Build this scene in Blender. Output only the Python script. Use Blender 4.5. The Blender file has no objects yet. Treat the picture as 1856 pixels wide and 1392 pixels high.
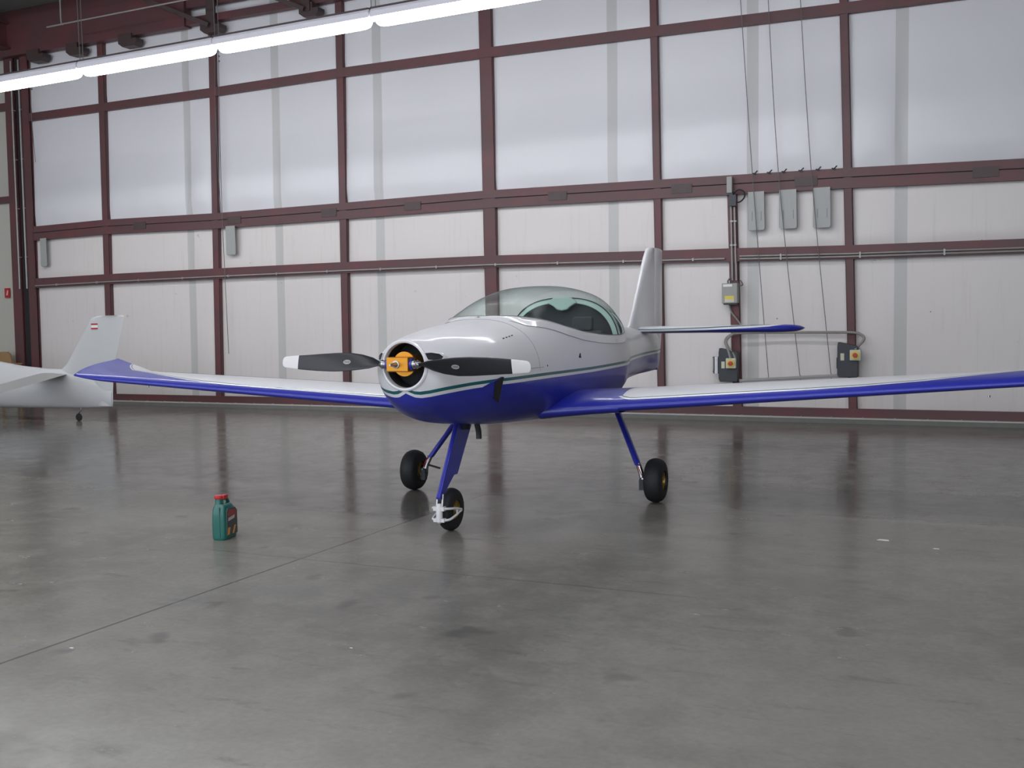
import bpy, math, random
from mathutils import Vector, Matrix
random.seed(7)
S = bpy.context.scene
COL = S.collection
# ------------------------------------------------------------ camera
F = Vector((-0.41921715, 0.90601182, -0.05830586))
R_ = Vector((0.90781613, 0.41911625, -0.01454087))
U_ = Vector((-0.01126273, 0.05902678, 0.99819286))
CAM = Vector((16.0597, -15.5821, 1.5))
cd = bpy.data.cameras.new('camera')
cam = bpy.data.objects.new('camera', cd); COL.objects.link(cam)
cd.sensor_width = 36.0
cd.lens = 36.0 * 1900.0 / 1856.0
cd.clip_start = 0.05; cd.clip_end = 200
m3 = Matrix((R_, U_, -F)).transposed()
cam.matrix_world = Matrix.Translation(CAM) @ m3.to_4x4()
S.camera = cam
# ------------------------------------------------------------ world, view
S.view_settings.view_transform = 'Standard'
S.view_settings.look = 'None'
S.view_settings.gamma = 1
S.view_settings.exposure = 0.33
S.view_settings.use_curve_mapping = False
W = bpy.data.worlds.new('world'); S.world = W; W.use_nodes = True
W.node_tree.nodes['Background'].inputs[0].default_value = (0.86, 0.91, 1.0, 1)
W.node_tree.nodes['Background'].inputs[1].default_value = 1.5
TUBE_E = 20.0          # fluorescent diffusers

# ------------------------------------------------------------ materials
def new_mat(name):
    m = bpy.data.materials.new(name); m.use_nodes = True
    nt = m.node_tree; b = nt.nodes['Principled BSDF']
    return m, nt, b
def N(nt, t, **kw):
    n = nt.nodes.new(t)
    for k, v in kw.items(): setattr(n, k, v)
    return n
def L(nt, a, b): nt.links.new(a, b)
def math_n(nt, op, a, b=None, c=None):
    n = N(nt, 'ShaderNodeMath', operation=op)
    for i, v in enumerate((a, b, c)):
        if v is None: continue
        if isinstance(v, (int, float)): n.inputs[i].default_value = v
        else: L(nt, v, n.inputs[i])
    return n.outputs[0]
def mix(nt, f, a, b):
    n = N(nt, 'ShaderNodeMix', data_type='RGBA')
    for i, v in ((0, f), (6, a), (7, b)):
        if isinstance(v, tuple): n.inputs[i].default_value = v + (1,) if len(v) == 3 else v
        elif isinstance(v, (int, float)): n.inputs[i].default_value = v
        else: L(nt, v, n.inputs[i])
    return n.outputs[2]
def noise(nt, vec, scale, detail=4, rough=.55):
    n = N(nt, 'ShaderNodeTexNoise'); n.inputs['Scale'].default_value = scale
    n.inputs['Detail'].default_value = detail; n.inputs['Roughness'].default_value = rough
    if vec is not None: L(nt, vec, n.inputs['Vector'])
    return n.outputs['Fac']
def ramp(nt, f, pts):
    n = N(nt, 'ShaderNodeMapRange'); n.interpolation_type = 'SMOOTHSTEP'
    n.inputs[1].default_value, n.inputs[2].default_value = pts[0], pts[1]
    n.inputs[3].default_value, n.inputs[4].default_value = (pts[2], pts[3]) if len(pts) > 2 else (0, 1)
    L(nt, f, n.inputs[0]); return n.outputs[0]
def flat(name, col, rough=.5, metal=0.0, coat=0.0, spec=.5, var=.06, scale=12.0):
    m, nt, b = new_mat(name)
    tc = N(nt, 'ShaderNodeTexCoord')
    n = noise(nt, tc.outputs['Object'], scale)
    lo = tuple(c*(1-var) for c in col); hi = tuple(min(1, c*(1+var)) for c in col)
    L(nt, mix(nt, n, lo, hi), b.inputs['Base Color'])
    b.inputs['Roughness'].default_value = rough; b.inputs['Metallic'].default_value = metal
    b.inputs['Coat Weight'].default_value = coat; b.inputs['Coat Roughness'].default_value = .06
    b.inputs['Specular IOR Level'].default_value = spec
    return m
WHITE = (.78, .78, .81); BLUE = (.022, .030, .37); GREEN = (.01, .115, .13)
def livery(name, w1=.022, w2=.044):
    m, nt, b = new_mat(name)
    at = N(nt, 'ShaderNodeAttribute', attribute_name='stripe')
    d = at.outputs['Fac']
    g1 = math_n(nt, 'GREATER_THAN', d, 0.0); g2 = math_n(nt, 'GREATER_THAN', d, w1); g3 = math_n(nt, 'GREATER_THAN', d, w2)
    c = mix(nt, g1, BLUE, WHITE); c = mix(nt, g2, c, GREEN); c = mix(nt, g3, c, WHITE)
    L(nt, c, b.inputs['Base Color'])
    b.inputs['Roughness'].default_value = .42; b.inputs['Coat Weight'].default_value = .3; b.inputs['Coat Roughness'].default_value = .10
    return m
MAT = {}
MAT['livery'] = livery('gloss livery paint')
MAT['livery_wing'] = livery('gloss wing paint', .022, .034)
MAT['white'] = flat('white gloss paint', WHITE, .3, coat=.7, var=.02)
MAT['white_satin'] = flat('white satin paint', (.7, .7, .7), .4, var=.04)
MAT['blue'] = flat('blue gloss paint', BLUE, .3, coat=.35, var=.03)
MAT['black'] = flat('black blade', (.016, .017, .022), .38, var=.1)
MAT['rubber'] = flat('tyre rubber', (.014, .014, .016), .65, var=.15, scale=40)
MAT['gold'] = flat('gold anodised metal', (.62, .27, .03), .3, metal=.75, var=.05)
MAT['rim'] = flat('gold wheel rim', (.42, .30, .07), .35, metal=.7, var=.08)
MAT['steel'] = flat('bare steel', (.45, .45, .46), .25, metal=1, var=.05)
MAT['dark'] = flat('dark interior', (.018, .019, .022), .75, var=.1)
MAT['cloth'] = flat('charcoal seat cloth', (.05, .052, .06), .9, var=.15, scale=60)
MAT['panel'] = flat('pale panel', (.62, .70, .66), .5, var=.04)
MAT['arch'] = flat('pale green frame', (.47, .61, .54), .35, var=.03)
MAT['grey_metal'] = flat('grey painted box', (.33, .33, .31), .45, var=.08)
MAT['dark_grey'] = flat('charcoal housing', (.045, .05, .06), .5, var=.12)
MAT['conduit'] = flat('galvanised conduit', (.36, .35, .34), .4, metal=.3, var=.08)
MAT['flex'] = flat('grey flexible hose', (.28, .27, .25), .55, var=.08)
MAT['cable'] = flat('dark cable', (.15, .15, .15), .6, var=.1)
MAT['yellow'] = flat('yellow plastic', (.72, .58, .08), .4, var=.04)
MAT['red'] = flat('red plastic', (.55, .025, .03), .35, coat=.2, var=.05)
MAT['cream'] = flat('cream plastic', (.62, .60, .48), .45, var=.03)
MAT['orange'] = flat('orange print', (.75, .28, .05), .4)
MAT['bottle'] = flat('green plastic bottle', (.012, .125, .10), .3, coat=.25, var=.08)
MAT['label'] = flat('dark printed label', (.05, .07, .065), .35, var=.3, scale=50)
MAT['pinklabel'] = flat('pale printed band', (.55, .42, .42), .4)
MAT['darkred'] = flat('dark red print', (.30, .05, .05), .4, var=.2)
MAT['glider'] = flat('white gel coat', (.56, .57, .58), .4, coat=.3, var=.02)
MAT['flap'] = flat('grey plastic strip', (.36, .37, .36), .4, var=.04)
MAT['tan'] = flat('tan board', (.34, .21, .10), .6, var=.12, scale=5)
MAT['fixture'] = flat('white enamel', (.75, .74, .80), .4, var=.02)
MAT['flagred'] = flat('flag red', (.45, .02, .03), .4)
MAT['paper'] = flat('white paper', (.8, .8, .78), .8)
MAT['kerb'] = flat('kerb concrete', (.17, .17, .16), .75, var=.2, scale=8)
MAT['ledge'] = flat('pale metal flashing', (.50, .49, .46), .5, var=.15, scale=6)

def steel_mat():
    m, nt, b = new_mat('oxide red steel')
    tc = N(nt, 'ShaderNodeTexCoord')
    n = noise(nt, tc.outputs['Object'], 1.3, 6); n2 = noise(nt, tc.outputs['Object'], 9, 5)
    c = mix(nt, ramp(nt, n, (.42, .68)), (.105, .048, .052), (.14, .046, .050))
    c = mix(nt, ramp(nt, n2, (.55, .75, 0, .5)), c, (.08, .045, .045))
    L(nt, c, b.inputs['Base Color']); b.inputs['Roughness'].default_value = .5
    return m
MAT['oxide'] = steel_mat()
MAT['splice'] = flat('dark splice steel', (.065, .042, .042), .5, var=.2)

def wall_mat():
    m, nt, b = new_mat('white insulation vinyl')
    g = N(nt, 'ShaderNodeNewGeometry'); sp = N(nt, 'ShaderNodeSeparateXYZ'); L(nt, g.outputs['Position'], sp.inputs[0])
    X, Z = sp.outputs[0], sp.outputs[2]
    low = ramp(nt, Z, (3.45, 3.5, 1, 0))
    c = mix(nt, low, (.71, .71, .745), (.71, .672, .655))
    # taped seams between insulation rolls
    s = None
    for x0 in (2.135, 4.195, 6.345, 10.605, 12.775, 14.83, 16.95, 19.0, 21.1):
        d = math_n(nt, 'ABSOLUTE', math_n(nt, 'SUBTRACT', X, x0))
        k = math_n(nt, 'LESS_THAN', d, .085)
        s = k if s is None else math_n(nt, 'MAXIMUM', s, k)
    c = mix(nt, math_n(nt, 'MULTIPLY', s, .7), c, (.45, .46, .45))
    # vertical dirt streaks under the middle rail, scuffs
    mp = N(nt, 'ShaderNodeMapping'); L(nt, g.outputs['Position'], mp.inputs[0]); mp.inputs['Scale'].default_value = (14, 1, .9)
    st = ramp(nt, noise(nt, mp.outputs[0], 1.0, 5), (.52, .8, 0, .22))
    st = math_n(nt, 'MULTIPLY', st, low)
    c = mix(nt, st, c, (.44, .40, .36))
    sc = ramp(nt, noise(nt, g.outputs['Position'], 5.0, 6, .7), (.66, .74, 0, .5))
    c = mix(nt, math_n(nt, 'MULTIPLY', sc, low), c, (.30, .27, .25))
    big = ramp(nt, noise(nt, g.outputs['Position'], .5, 3), (.3, .7, 0, .12))
    c = mix(nt, big, c, (.60, .60, .60))
    v = N(nt, 'ShaderNodeTexVoronoi'); v.inputs['Scale'].default_value = 2.2; L(nt, g.outputs['Position'], v.inputs['Vector'])
    sp2 = math_n(nt, 'MULTIPLY', math_n(nt, 'LESS_THAN', v.outputs['Distance'], .022), low)
    c = mix(nt, sp2, c, (.12, .10, .09))
    cl = ramp(nt, X, (-2.55, -2.5, 1, 0))
    c = mix(nt, cl, c, (.50, .49, .44))
    L(nt, c, b.inputs['Base Color'])
    b.inputs['Roughness'].default_value = .42
    bm = N(nt, 'ShaderNodeBump'); bm.inputs['Strength'].default_value = .25; bm.inputs['Distance'].default_value = .03
    mp2 = N(nt, 'ShaderNodeMapping'); L(nt, g.outputs['Position'], mp2.inputs[0]); mp2.inputs['Scale'].default_value = (3, 1, 1.2)
    L(nt, noise(nt, mp2.outputs[0], 1.2, 4), bm.inputs['Height']); L(nt, bm.outputs[0], b.inputs['Normal'])
    return m
MAT['wall'] = wall_mat()

def floor_mat():
    m, nt, b = new_mat('sealed concrete')
    g = N(nt, 'ShaderNodeNewGeometry'); P = g.outputs['Position']
    sp = N(nt, 'ShaderNodeSeparateXYZ'); L(nt, P, sp.inputs[0]); X, Y = sp.outputs[0], sp.outputs[1]
    n1 = noise(nt, P, .55, 8, .62); n2 = noise(nt, P, 3.2, 8, .65); n3 = noise(nt, P, 30, 4, .6)
    c = mix(nt, ramp(nt, n1, (.35, .65)), (.172, .165, .142), (.222, .213, .188))
    c = mix(nt, ramp(nt, n2, (.40, .66, 0, .6)), c, (.245, .236, .208))
    mp = N(nt, 'ShaderNodeMapping'); L(nt, P, mp.inputs[0]); mp.inputs['Rotation'].default_value = (0, 0, .5); mp.inputs['Scale'].default_value = (1.4, 5.0, 1)
    tr = ramp(nt, noise(nt, mp.outputs[0], 1.5, 6, .7), (.55, .70, 0, .5))
    c = mix(nt, tr, c, (.115, .11, .105))
    # oily spots
    v = N(nt, 'ShaderNodeTexVoronoi'); v.inputs['Scale'].default_value = 1.6; v.inputs['Randomness'].default_value = 1
    wv = N(nt, 'ShaderNodeVectorMath', operation='ADD'); L(nt, P, wv.inputs[0])
    nz = N(nt, 'ShaderNodeTexNoise'); nz.inputs['Scale'].default_value = 4; L(nt, P, nz.inputs['Vector'])
    sc_ = N(nt, 'ShaderNodeVectorMath', operation='SCALE'); sc_.inputs['Scale'].default_value = .35; L(nt, nz.outputs['Color'], sc_.inputs[0]); L(nt, sc_.outputs[0], wv.inputs[1])
    L(nt, wv.outputs[0], v.inputs['Vector'])
    c = mix(nt, ramp(nt, v.outputs['Distance'], (.05, .16, .5, 0)), c, (.085, .08, .075))
    # darker slab patches either side of the joint, out to the rear wall
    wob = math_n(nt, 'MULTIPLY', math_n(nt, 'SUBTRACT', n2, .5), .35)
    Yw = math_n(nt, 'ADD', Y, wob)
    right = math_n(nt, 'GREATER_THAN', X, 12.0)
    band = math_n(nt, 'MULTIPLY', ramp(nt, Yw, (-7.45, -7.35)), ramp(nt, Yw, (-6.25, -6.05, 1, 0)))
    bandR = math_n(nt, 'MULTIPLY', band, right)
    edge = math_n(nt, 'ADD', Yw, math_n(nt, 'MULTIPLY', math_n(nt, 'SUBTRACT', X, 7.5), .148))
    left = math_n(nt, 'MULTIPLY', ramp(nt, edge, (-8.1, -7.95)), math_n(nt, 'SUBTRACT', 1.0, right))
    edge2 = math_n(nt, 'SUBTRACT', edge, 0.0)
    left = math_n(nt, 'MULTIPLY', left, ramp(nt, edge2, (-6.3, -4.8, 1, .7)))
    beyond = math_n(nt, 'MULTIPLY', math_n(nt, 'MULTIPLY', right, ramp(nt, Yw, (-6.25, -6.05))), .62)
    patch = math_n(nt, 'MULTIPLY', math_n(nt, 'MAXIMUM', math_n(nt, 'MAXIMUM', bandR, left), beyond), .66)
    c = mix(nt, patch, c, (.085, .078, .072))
    # saw-cut joints
    jx = math_n(nt, 'LESS_THAN', math_n(nt, 'ABSOLUTE', math_n(nt, 'SUBTRACT', X, 12.0)), .009)
    jy = math_n(nt, 'MULTIPLY', math_n(nt, 'LESS_THAN', math_n(nt, 'ABSOLUTE', math_n(nt, 'SUBTRACT', Y, -7.4)), .01), right)
    jy2 = math_n(nt, 'MULTIPLY', math_n(nt, 'LESS_THAN', math_n(nt, 'ABSOLUTE', math_n(nt, 'ADD', math_n(nt, 'SUBTRACT', Y, -10.06), math_n(nt, 'MULTIPLY', n2, .06))), .012), 1.0)
    seg = math_n(nt, 'MULTIPLY', math_n(nt, 'GREATER_THAN', X, 11.2), math_n(nt, 'LESS_THAN', X, 14.6))
    jy2 = math_n(nt, 'MULTIPLY', math_n(nt, 'MULTIPLY', jy2, seg), .35)
    j = math_n(nt, 'MAXIMUM', math_n(nt, 'MAXIMUM', jx, jy2), math_n(nt, 'MULTIPLY', jy, .5))
    c = mix(nt, math_n(nt, 'MULTIPLY', j, .85), c, (.05, .046, .042))
    c = mix(nt, ramp(nt, n3, (.3, .7, 0, .18)), c, (.10, .095, .09))
    L(nt, c, b.inputs['Base Color'])
    r = ramp(nt, n2, (.3, .7, .16, .27))
    r = math_n(nt, 'ADD', r, math_n(nt, 'MULTIPLY', tr, .1))
    r = math_n(nt, 'SUBTRACT', r, math_n(nt, 'MULTIPLY', patch, .08))
    L(nt, r, b.inputs['Roughness'])
    b.inputs['Specular IOR Level'].default_value = .5; b.inputs['IOR'].default_value = 1.22
    bm = N(nt, 'ShaderNodeBump'); bm.inputs['Strength'].default_value = .04; bm.inputs['Distance'].default_value = .002
    L(nt, n2, bm.inputs['Height']); L(nt, bm.outputs[0], b.inputs['Normal'])
    return m
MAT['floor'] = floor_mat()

def ceil_mat():
    m, nt, b = new_mat('grey roof liner')
    g = N(nt, 'ShaderNodeNewGeometry'); n = noise(nt, g.outputs['Position'], .8, 4)
    L(nt, mix(nt, n, (.16, .17, .165), (.22, .23, .22)), b.inputs['Base Color']); b.inputs['Roughness'].default_value = .6
    return m
MAT['ceiling'] = ceil_mat()

def glass_mat():
    m = bpy.data.materials.new('tinted perspex'); m.use_nodes = True; nt = m.node_tree; nt.nodes.clear()
    o = N(nt, 'ShaderNodeOutputMaterial'); t = N(nt, 'ShaderNodeBsdfTransparent'); g = N(nt, 'ShaderNodeBsdfGlossy')
    t.inputs[0].default_value = (.90, .965, .945, 1); g.inputs[0].default_value = (.36, .40, .39, 1); g.inputs['Roughness'].default_value = .24
    fr = N(nt, 'ShaderNodeFresnel'); gg = N(nt, 'ShaderNodeNewGeometry')   # thin sheet: same reflectance from both sides
    L(nt, math_n(nt, 'POWER', 1.22, math_n(nt, 'SUBTRACT', 1.0, math_n(nt, 'MULTIPLY', gg.outputs['Backfacing'], 2.0))), fr.inputs[0])
    mx = N(nt, 'ShaderNodeMixShader')
    L(nt, fr.outputs[0], mx.inputs[0])
    L(nt, t.outputs[0], mx.inputs[1]); L(nt, g.outputs[0], mx.inputs[2]); L(nt, mx.outputs[0], o.inputs[0])
    return m
MAT['glass'] = glass_mat()
def emit_mat(name, e_, col):
    m = bpy.data.materials.new(name); m.use_nodes = True; nt = m.node_tree; nt.nodes.clear()
    o = N(nt, 'ShaderNodeOutputMaterial'); e = N(nt, 'ShaderNodeEmission'); e.inputs[0].default_value = col; e.inputs[1].default_value = e_
    L(nt, e.outputs[0], o.inputs[0]); return m
MAT['tube'] = emit_mat('fluorescent glow', TUBE_E, (.96, .97, 1, 1))

# ------------------------------------------------------------ mesh helpers
class B:
    """collects geometry, built as one mesh object"""
    def __init__(s): s.v = []; s.f = []; s.at = []; s.mi = []
    def add(s, vs, fs, mi=0):
        o = len(s.v); s.v += [tuple(v) for v in vs]; s.f += [tuple(o+i for i in f) for f in fs]; s.mi += [mi]*len(fs); return s
    def box(s, x0, x1, y0, y1, z0, z1, mi=0):
        return s.add([(x0,y0,z0),(x1,y0,z0),(x1,y1,z0),(x0,y1,z0),(x0,y0,z1),(x1,y0,z1),(x1,y1,z1),(x0,y1,z1)],
                     [(3,2,1,0),(4,5,6,7),(0,1,5,4),(1,2,6,5),(2,3,7,6),(3,0,4,7)], mi)
    def obox(s, p, q, w, d, up=(0, 0, 1), mi=0):
        p, q = Vector(p), Vector(q); t = (q-p).normalized(); u = Vector(up)
        a = t.cross(u)
        if a.length < 1e-4: a = t.cross(Vector((1, 0, 0)))
        a.normalize(); b = a.cross(t).normalized()
        vs = [c + a*(i*w/2) + b*(j*d/2) for c in (p, q) for i, j in ((-1,-1),(1,-1),(1,1),(-1,1))]
        return s.add(vs, [(3,2,1,0),(4,5,6,7),(0,1,5,4),(1,2,6,5),(2,3,7,6),(3,0,4,7)], mi)
    def tube(s, path, r, n=10, mi=0, caps=True):
        P = [Vector(p) for p in path]; rs = r if isinstance(r, (list, tuple)) else [r]*len(P); prev = None; vs = []
        for i, p in enumerate(P):
            t = (P[min(i+1, len(P)-1)] - P[max(i-1, 0)]).normalized()
            if prev is None:
                a = t.cross(Vector((0, 0, 1)));
                if a.length < 1e-3: a = t.cross(Vector((1, 0, 0)))
            else: a = prev - t*prev.dot(t)
            a.normalize(); prev = a; b = t.cross(a)
            vs += [p + (a*math.cos(2*math.pi*k/n) + b*math.sin(2*math.pi*k/n))*rs[i] for k in range(n)]
        fs = [(i*n+k, i*n+(k+1) % n, (i+1)*n+(k+1) % n, (i+1)*n+k) for i in range(len(P)-1) for k in range(n)]
        if caps: fs += [tuple(range(n))[::-1], tuple(range((len(P)-1)*n, len(P)*n))]
        return s.add(vs, fs, mi)
    def lathe(s, prof, c=(0,0,0), axis='y', n=40, mi=0):
        c = Vector(c); vs = []
        for r, h in prof:
            for k in range(n):
                a = 2*math.pi*k/n; u, v = r*math.cos(a), r*math.sin(a)
                vs.append(c + (Vector((u, h, v)) if axis == 'y' else Vector((h, u, v)) if axis == 'x' else Vector((u, v, h))))
        fs = [(i*n+k, i*n+(k+1) % n, (i+1)*n+(k+1) % n, (i+1)*n+k) for i in range(len(prof)-1) for k in range(n)]
        return s.add(vs, fs, mi)
    def rings(s, rings, closed=True, caps=False, mi=0):
        n = len(rings[0]); vs = [v for r in rings for v in r]
        m = n if closed else n-1
        fs = [(i*n+k, i*n+(k+1) % n, (i+1)*n+(k+1) % n, (i+1)*n+k) for i in range(len(rings)-1) for k in range(m)]
        if caps: fs += [tuple(range(n))[::-1], tuple(range((len(rings)-1)*n, len(rings)*n))]
        return s.add(vs, fs, mi)
    def prism(s, poly, y0, y1, plane='xz', mi=0):
        n = len(poly)
        f = (lambda u, v, w: (u, w, v)) if plane == 'xz' else (lambda u, v, w: (u, v, w)) if plane == 'xy' else (lambda u, v, w: (w, u, v))
        vs = [f(u, v, y0) for u, v in poly] + [f(u, v, y1) for u, v in poly]
        return s.add(vs, [tuple(range(n))[::-1], tuple(range(n, 2*n))] + [(i, (i+1) % n, n+(i+1) % n, n+i) for i in range(n)], mi)
    def build(s, name, mat, parent=None, smooth=False, stripe=None, bevel=0, angle=None):
        me = bpy.data.meshes.new(name); me.from_pydata(s.v, [], s.f)
        mats = mat if isinstance(mat, (list, tuple)) else [mat]
        for k in mats: me.materials.append(MAT[k])
        if len(mats) > 1:
            for p, i in zip(me.polygons, s.mi): p.material_index = i
        me.update()
        import bmesh
        bm = bmesh.new(); bm.from_mesh(me)
        bmesh.ops.remove_doubles(bm, verts=bm.verts, dist=1e-6)
        bmesh.ops.recalc_face_normals(bm, faces=bm.faces)
        if smooth:
            lim = math.radians(angle or 40)
            for f in bm.faces: f.smooth = True
            for e in bm.edges:
                if len(e.link_faces) == 2 and e.calc_face_angle(0) > lim: e.smooth = False
        bm.to_mesh(me); bm.free()
        if stripe:
            a = me.attributes.new('stripe', 'FLOAT', 'POINT')
            for i, v in enumerate(me.vertices): a.data[i].value = stripe(*v.co)
        o = bpy.data.objects.new(name, me); COL.objects.link(o)
        if parent: o.parent = parent
        if bevel:
            md = o.modifiers.new('bevel', 'BEVEL'); md.width = bevel; md.segments = 2; md.limit_method = 'ANGLE'
        return o
def empty(name, loc, rz=0):
    e = bpy.data.objects.new(name, None); COL.objects.link(e); e.location = loc; e.rotation_euler = (0, 0, rz); e.empty_display_size = .2; return e
def tag(o, label=None, cat=None, group=None, kind=None):
    if label: o['label'] = label
    if cat: o['category'] = cat
    if group: o['group'] = group
    if kind: o['kind'] = kind
    return o
def struct(o, label=None): o['kind'] = 'structure'; 
TRIM = [0]
def trim(b, mat='oxide', **k):
    TRIM[0] += 1
    o = b.build('trim_%d' % TRIM[0], mat, **k); o['kind'] = 'structure'; return o
def rehome(o):
    """move a mesh's origin to its base centre"""
    me = o.data; xs = [v.co for v in me.vertices]
    c = Vector((sum(v.x for v in xs)/len(xs), sum(v.y for v in xs)/len(xs), min(v.z for v in xs)))
    me.transform(Matrix.Translation(-c)); o.location = c; return o
def smoothpath(P, k=8):
    P = [Vector(p) for p in P]; out = []
    for i in range(len(P)-1):
        p0, p1, p2, p3 = P[max(i-1, 0)], P[i], P[i+1], P[min(i+2, len(P)-1)]
        for j in range(k):
            t = j/k
            out.append(.5*((2*p1) + (p2-p0)*t + (2*p0-5*p1+4*p2-p3)*t*t + (3*p1-p0-3*p2+p3)*t**3))
    out.append(P[-1]); return out
def interp(x, tab):
    if x <= tab[0][0]: return tab[0][1]
    for (a, b), (c, d) in zip(tab, tab[1:]):
        if x <= c: return b + (d-b)*(x-a)/(c-a)
    return tab[-1][1]
# ------------------------------------------------------------ ROOM
XL, XR, YF = -9.0, 24.0, -20.0
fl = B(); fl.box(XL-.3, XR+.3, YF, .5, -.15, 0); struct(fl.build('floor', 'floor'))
# rear wall: puffy insulation, real relief
POSTX = [-2.0, .05, 2.8, 5.63, 8.48, 11.34, 14.13, 16.95, 19.75, 22.6]
SEAM = [2.135, 4.195, 6.345, 10.605, 12.775, 14.83, 16.95, 19.0]
RAILZ = [0.15, 2.48, 3.50, 5.86, 7.3]
def bulge(x, z):
    xs = sorted(POSTX + SEAM)
    a, b = -2.6, 24
    for i in range(len(xs)-1):
        if xs[i] <= x <= xs[i+1]: a, b = xs[i], xs[i+1]
    u = (x-a)/(b-a)
    for i in range(len(RAILZ)-1):
        if RAILZ[i] <= z <= RAILZ[i+1]: c, d = RAILZ[i], RAILZ[i+1]; break
    else: return 0
    w = (z-c)/(d-c)
    pu = (4*u*(1-u))**.6; tall = 1.0 if (d-c) > 2.0 and c > 3 else .45
    pw = (w/.16)**.7 if w < .16 else (1-(w-.16)/.84)**1.5*.85+.15 if w < 1 else 0
    if w > .95: pw *= (1-w)/.05
    g = .10*tall*pu*pw
    g += .010*tall*math.sin(9*x + 3*z)*math.exp(-w*6)*min(1, w*20)*pu
    return g
wb = B(); nx, nz = 330, 110; x0, x1, z1 = -2.6, XR, 8.0
for j in range(nz+1):
    for i in range(nx+1):
        x = x0+(x1-x0)*i/nx; z = z1*j/nz
        wb.v.append((x, .085-bulge(x, z), z))
for j in range(nz):
    for i in range(nx):
        k = j*(nx+1)+i; wb.f.append((k, k+1, k+nx+2, k+nx+1)); wb.mi.append(0)
wb.box(XL, -2.6, .085, .12, 0, 8.0); wb.box(x0, x1, .13, .3, 0, 8.0)
struct(wb.build('wall_back', 'wall', smooth=True, angle=35))
w = B(); w.box(XL-.3, XL, YF, .3, 0, 9.8); struct(w.build('wall_left', 'wall'))
w = B(); w.box(XR, XR+.3, YF, .3, 0, 9.8)
struct(w.build('wall_right', 'ceiling'))
# roof: single pitch rising away from the rear wall
def roofz(y): return 7.95 - y*.02
c = B(); c.add([(XL-.3, .3, roofz(0)), (XR+.3, .3, roofz(0)), (XR+.3, YF, roofz(YF)), (XL-.3, YF, roofz(YF)),
                (XL-.3, .3, roofz(0)+.2), (XR+.3, .3, roofz(0)+.2), (XR+.3, YF, roofz(YF)+.2), (XL-.3, YF, roofz(YF)+.2)],
               [(0,1,2,3),(7,6,5,4),(0,4,5,1),(1,5,6,2),(2,6,7,3),(3,7,4,0)])
struct(c.build('ceiling', 'ceiling'))
for k in range(12):                                   # purlins
    y = -1.4-k*1.5
    b = B(); b.box(XL, XR, y-.04, y+.04, roofz(y)-.24, roofz(y)-.005); trim(b)
for x in (-2.3, 8.48, 19.75):                         # main rafters
    b = B(); p, q = Vector((x, -.1, roofz(-.1)-.5)), Vector((x, YF, roofz(YF)-.5))
    b.obox(p, q, .03, .5); b.obox(p+Vector((0,0,.25)), q+Vector((0,0,.25)), .24, .03); b.obox(p-Vector((0,0,.25)), q-Vector((0,0,.25)), .24, .03)
    trim(b)
# posts: C-channel posts, each its own piece
def post(xt, zt, xb, zb, w, depth=.1):
    b = B(); d = .006
    ex = (xt-xb)/(zt-zb); X = lambda z: xb + ex*(z-zb)
    for (o0, o1, y0, y1) in ((-w/2, w/2, 0, d), (-w/2, -w/2+d, 0, depth), (w/2-d, w/2, 0, depth)):
        b.add([(X(zb)+o0, y0, zb), (X(zb)+o1, y0, zb), (X(zb)+o1, y1, zb), (X(zb)+o0, y1, zb),
               (X(zt)+o0, y0, zt), (X(zt)+o1, y0, zt), (X(zt)+o1, y1, zt), (X(zt)+o0, y1, zt)],
              [(3,2,1,0),(4,5,6,7),(0,1,5,4),(1,2,6,5),(2,3,7,6),(3,0,4,7)])
    return trim(b)
PZ = [(.066, 6.2, .036, 1.95, .155), (2.826, 6.2, 2.764, 1.0, .14), (5.636, 6.2, 5.623, .9, .145), (8.459, 6.2, 8.493, 2.27, .225),
      (11.299, 5.9, 11.377, .58, .115), (14.067, 5.6, 14.208, .2, .115), (16.95, 6, 17.02, 0, .12), (19.75, 6, 19.75, 0, .23), (22.6, 6, 22.6, 0, .12)]
for xt, zt, xb, zb, w_ in PZ:
    k = (xt-xb)/(zt-zb); post(xt+k*(7.1-zt), 7.1, xb-k*(zb-.1), .1, w_)
PB = post(12.478, 3.36, 12.56, .1, .135)
# rails
def rail(pts, h, y0=-.012, y1=.06, mat='oxide', sp=()):
    b = B()
    for (xa, za), (xb, zb) in zip(pts, pts[1:]):
        b.add([(xa, y0, za-h/2), (xb, y0, zb-h/2), (xb, y1, zb-h/2), (xa, y1, za-h/2), (xa, y0, za+h/2), (xb, y0, zb+h/2), (xb, y1, zb+h/2), (xa, y1, za+h/2)],
              [(3,2,1,0),(4,5,6,7),(0,1,5,4),(1,2,6,5),(2,3,7,6),(3,0,4,7)])
    return trim(b, mat)
R1 = [(-1.95, 5.832), (.08, 5.836), (2.84, 5.845), (5.63, 5.885), (8.47, 5.89), (11.3, 5.87), (14.08, 5.835), (17, 5.82), (24, 5.82)]
R2 = [(-1.95, 3.48), (.05, 3.515), (2.8, 3.485), (5.63, 3.505), (8.48, 3.535), (11.34, 3.508), (14.14, 3.48), (16.4, 3.436), (24, 3.40)]
R3 = [(-1.95, 2.455), (.03, 2.48), (2.8, 2.498), (5.64, 2.511), (8.49, 2.51), (11.34, 2.471), (12.5, 2.458), (14.15, 2.43), (16.4, 2.419), (24, 2.40)]
rail(R1, .155)
rail([(x, z+.072) for x, z in R2], .125)
RL = rail([(x, z-.078) for x, z in R2], .145)
b = B()
for (xa, za), (xb, zb) in zip(R2, R2[1:]): b.obox((xa, .03, za), (xb, .03, zb), .04, .05)
trim(b, 'dark')
R3o = rail(R3, .195)
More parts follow.
